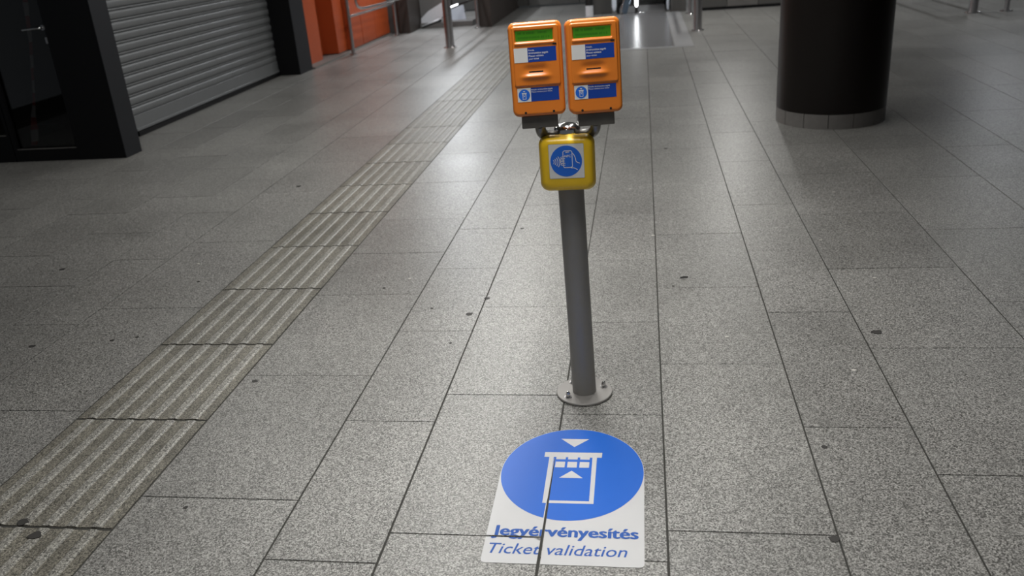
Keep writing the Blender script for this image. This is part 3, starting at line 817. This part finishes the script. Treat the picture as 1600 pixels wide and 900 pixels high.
sidewall(E1, 'skirt_panel', M['wall_grey'], [(-4.29, 0.18), (-4.12, 0.315), (-3.30, 0.72), (-4.29, 0.72)], 17.18, 17.24)
sidewall(E1, 'end_panel', M['pale'], [(-3.80, 0.10), (-3.42, 0.10), (-3.46, 0.42), (-3.72, 0.30)], 17.30, 17.34)
build('handrail', tube(B(), [(-4.25 + 3.6, 0.03, 0.0 + 0.02), (-4.08 + 3.6, 0.03, 0.075), (-3.86 + 3.6, 0.03, 0.14)], 0.022, 12), M['rubber'], E1, smooth=True)
build('handrail_strip', tube(B(), [(-4.24 + 3.6, 0.02, 0.045), (-3.86 + 3.6, 0.02, 0.165)], 0.012, 10), M['silver'], E1, smooth=True)
build('handrail', tube(B(), [(-3.74 + 3.6, 0.03, 0.315), (-3.32 + 3.6, 0.03, 0.45), (-3.1 + 3.6, 0.03, 0.53)], 0.022, 12), M['rubber'], E1, smooth=True)
build('handrail_strip', tube(B(), [(-3.73 + 3.6, 0.02, 0.34), (-3.50 + 3.6, 0.02, 0.41)], 0.014, 10), M['lit'], E1, smooth=True)

E2 = empty('escalator', (-0.1, 17.5, 0)); tag(E2, 'escalator entrance with white rounded ends at the top edge, behind the orange machines', 'escalator')
ebox(E2, 'outer_deck', M['wall_dark'], -1.02, -0.60, 17.7, 21.0, 0, 1.0)
ebox(E2, 'outer_deck', M['wall_dark'], 0.52, 0.80, 17.3, 21.0, 0, 1.0)
slope(E2, 'comb_plate', M['plate_steel'], -0.45, 0.42, [(17.55, 0.0), (17.55, 0.01), (18.1, 0.085), (18.1, 0.0)])
for k in range(6): ebox(E2, 'step', M['rubber'], -0.44, 0.41, 18.1 + 0.3 * k, 18.42 + 0.3 * k, 0, 0.10 + 0.15 * k, 0.004)
def newel(x, z0, r):
    bm = B(); tube(bm, [(x + 0.1, 0.0, z0 + 0.0), (x + 0.1, 0.0, z0 + 0.03), (x + 0.1, 0.0, z0 + 0.09), (x + 0.1, 0.0, 0.95)], r, 20, radii=[r * 0.35, r * 0.75, r, r])
    n = build('newel', bm, M['pale'], E2, smooth=True, angle=60); n['label'] = 'white rounded balustrade end'
    bm = B(); tube(bm, [(x + 0.1 + 0.075, 0.02, 0.01), (x + 0.1 + 0.05, 0.02, 0.12), (x + 0.1 + 0.07, 0.03, 0.95)], 0.028, 12); build('handrail', bm, M['rubber'], E2, smooth=True)
newel(-0.545, 0.05, 0.045); newel(0.475, 0.02, 0.030)
mid = empty('glow_post', (-0.125, 17.48, 0)); tag(mid, 'added glowing white post with a black foot in the middle of the escalator entrance', 'post')
build('glow_tube', tube(B(), [(0, 0, 0.115), (0, 0, 0.15), (0, 0, 0.95)], 0.04, 18, radii=[0.016, 0.030, 0.030]), M['lit'], mid, smooth=True, angle=60)  # glowing post added to stand for a bright white reflection and its streak
build('foot', tube(B(), [(0, 0, 0.0), (0, 0, 0.04), (0, 0, 0.114)], 0.03, 16, radii=[0.04, 0.03, 0.026]), M['rubber'], mid, smooth=True, angle=60)
build('ring', tube(B(), [(0.10 + 0.07 * math.cos(a * PI / 12), -0.08 + 0.07 * math.sin(a * PI / 12), 0.014) for a in range(25)], 0.008, 8, caps=False), M['chrome'], mid, smooth=True)
gl = empty('glass_divider', (-0.33, 17.45, 0)); tag(gl, 'blue grey glass divider with a steel rim left of the white glowing post', 'divider')
bm = B(); tube(bm, [(-0.03, 0, 0.015), (-0.01, 0, 0.09), (0.04, 0, 0.25), (0.05, 0, 0.9)], 0.055, 16, radii=[0.05, 0.06, 0.065, 0.065])
build('panel', bm, plain('blue_grey_panel', (0.10, 0.14, 0.19), 0.2, metal=0.3), gl, smooth=True, angle=60)
build('rim', tube(B(), [(-0.085, -0.03, 0.012), (-0.075, -0.03, 0.09), (-0.03, -0.03, 0.25), (-0.02, -0.03, 0.9)], 0.016, 10), M['chrome'], gl, smooth=True)
cyl = empty('litter_bin', (-1.02, 17.42, 0)); tag(cyl, 'grey cylinder with dark band standing left of the escalator entrance', 'bin')
build('body', lathe(B(), [(0.072, 0.0), (0.072, 0.20)], 28), M['silver'], cyl, smooth=True, angle=40)
build('band', lathe(B(), [(0.074, 0.20), (0.074, 0.8), (0.06, 0.82)], 28), M['rubber'], cyl, smooth=True, angle=40)
# polished landing plate
fp = empty('floor_plate', (0.11, 14.95, 0)); tag(fp, 'polished steel landing plate in the floor before the escalator entrance', 'floor plate')
ebox(fp, 'sheet', M['plate_steel'], -0.42, 0.42, 12.50, 17.5, 0.0, 0.003, 0)
ebox(fp, 'edge_strip', M['strip_steel'], 0.43, 0.685, 12.50, 17.3, 0.0, 0.004, 0, 'brighter right edge strip')
ebox(fp, 'edge_strip', M['strip_steel'], -0.42, 0.685, 12.37, 12.49, 0.0, 0.004, 0, 'brighter front edge strip')
# walls beyond
wb = empty('wall_back', (1.75, 17.15, 0)); tag(wb, 'dark grey panelled wall left of the brown column top', kind='structure')
for k in range(4):
    x0 = 0.98 + 0.56 * k
    build('panel', box(B(), x0 - 1.75, x0 + 0.552 - 1.75, 0, 0.3, 0.05, CEIL, 0.004, 1), M['wall_grey'] if k % 2 else M['wall_dark'], wb)
build('plinth', box(B(), 0.98 - 1.75, 3.21 - 1.75, 0.01, 0.3, 0, 0.05), M['shop_black'], wb)
wf = empty('wall_far', (0, 20.3, 0)); tag(wf, 'dark grey wall at the end of the hall', kind='structure')
for k in range(14):
    x0 = -6.0 + 1.15 * k
    build('panel', box(B(), x0, x0 + 1.14, 0, 0.2, 0.03, CEIL, 0.004, 1), M['wall_dark'], wf)
struct('wall_end_left', box(B(), -6.0, -4.5, 16.45, 16.6, 0, CEIL), M['wall_dark'])
struct('wall_right', box(B(), 9.7, 9.9, -2.0, 21, 0, CEIL), M['wall_dark'], 'dark wall far to the right')
struct('ceiling', box(B(), -8.0, 10.0, -2.0, 24.0, CEIL, CEIL + 0.1), M['ceiling'], 'plain ceiling above the concourse')

# ---------------------------------------------------------------- ceiling lamps
for (x, y, ln, pw, c, spr) in LAMPS:
    t_ = empty('ceiling_light', (x, y, CEIL)); tag(t_, 'long unseen fluorescent ceiling light above the concourse', 'ceiling light', 'ceiling lights above the frame')
    build('lamp_housing', box(B(), -0.09, 0.09, -ln / 2, ln / 2, -0.07, 0.0), M['shutter'], t_)
    ld = bpy.data.lights.new('tube_light', 'AREA'); ld.shape = 'RECTANGLE'; ld.size = 0.14; ld.size_y = ln - 0.05
    ld.energy = pw; ld.color = c; ld.spread = math.radians(spr)
    lo = bpy.data.objects.new('tube_light', ld); COL.objects.link(lo); lo.parent = t_; lo.location = (0, 0, -0.078)
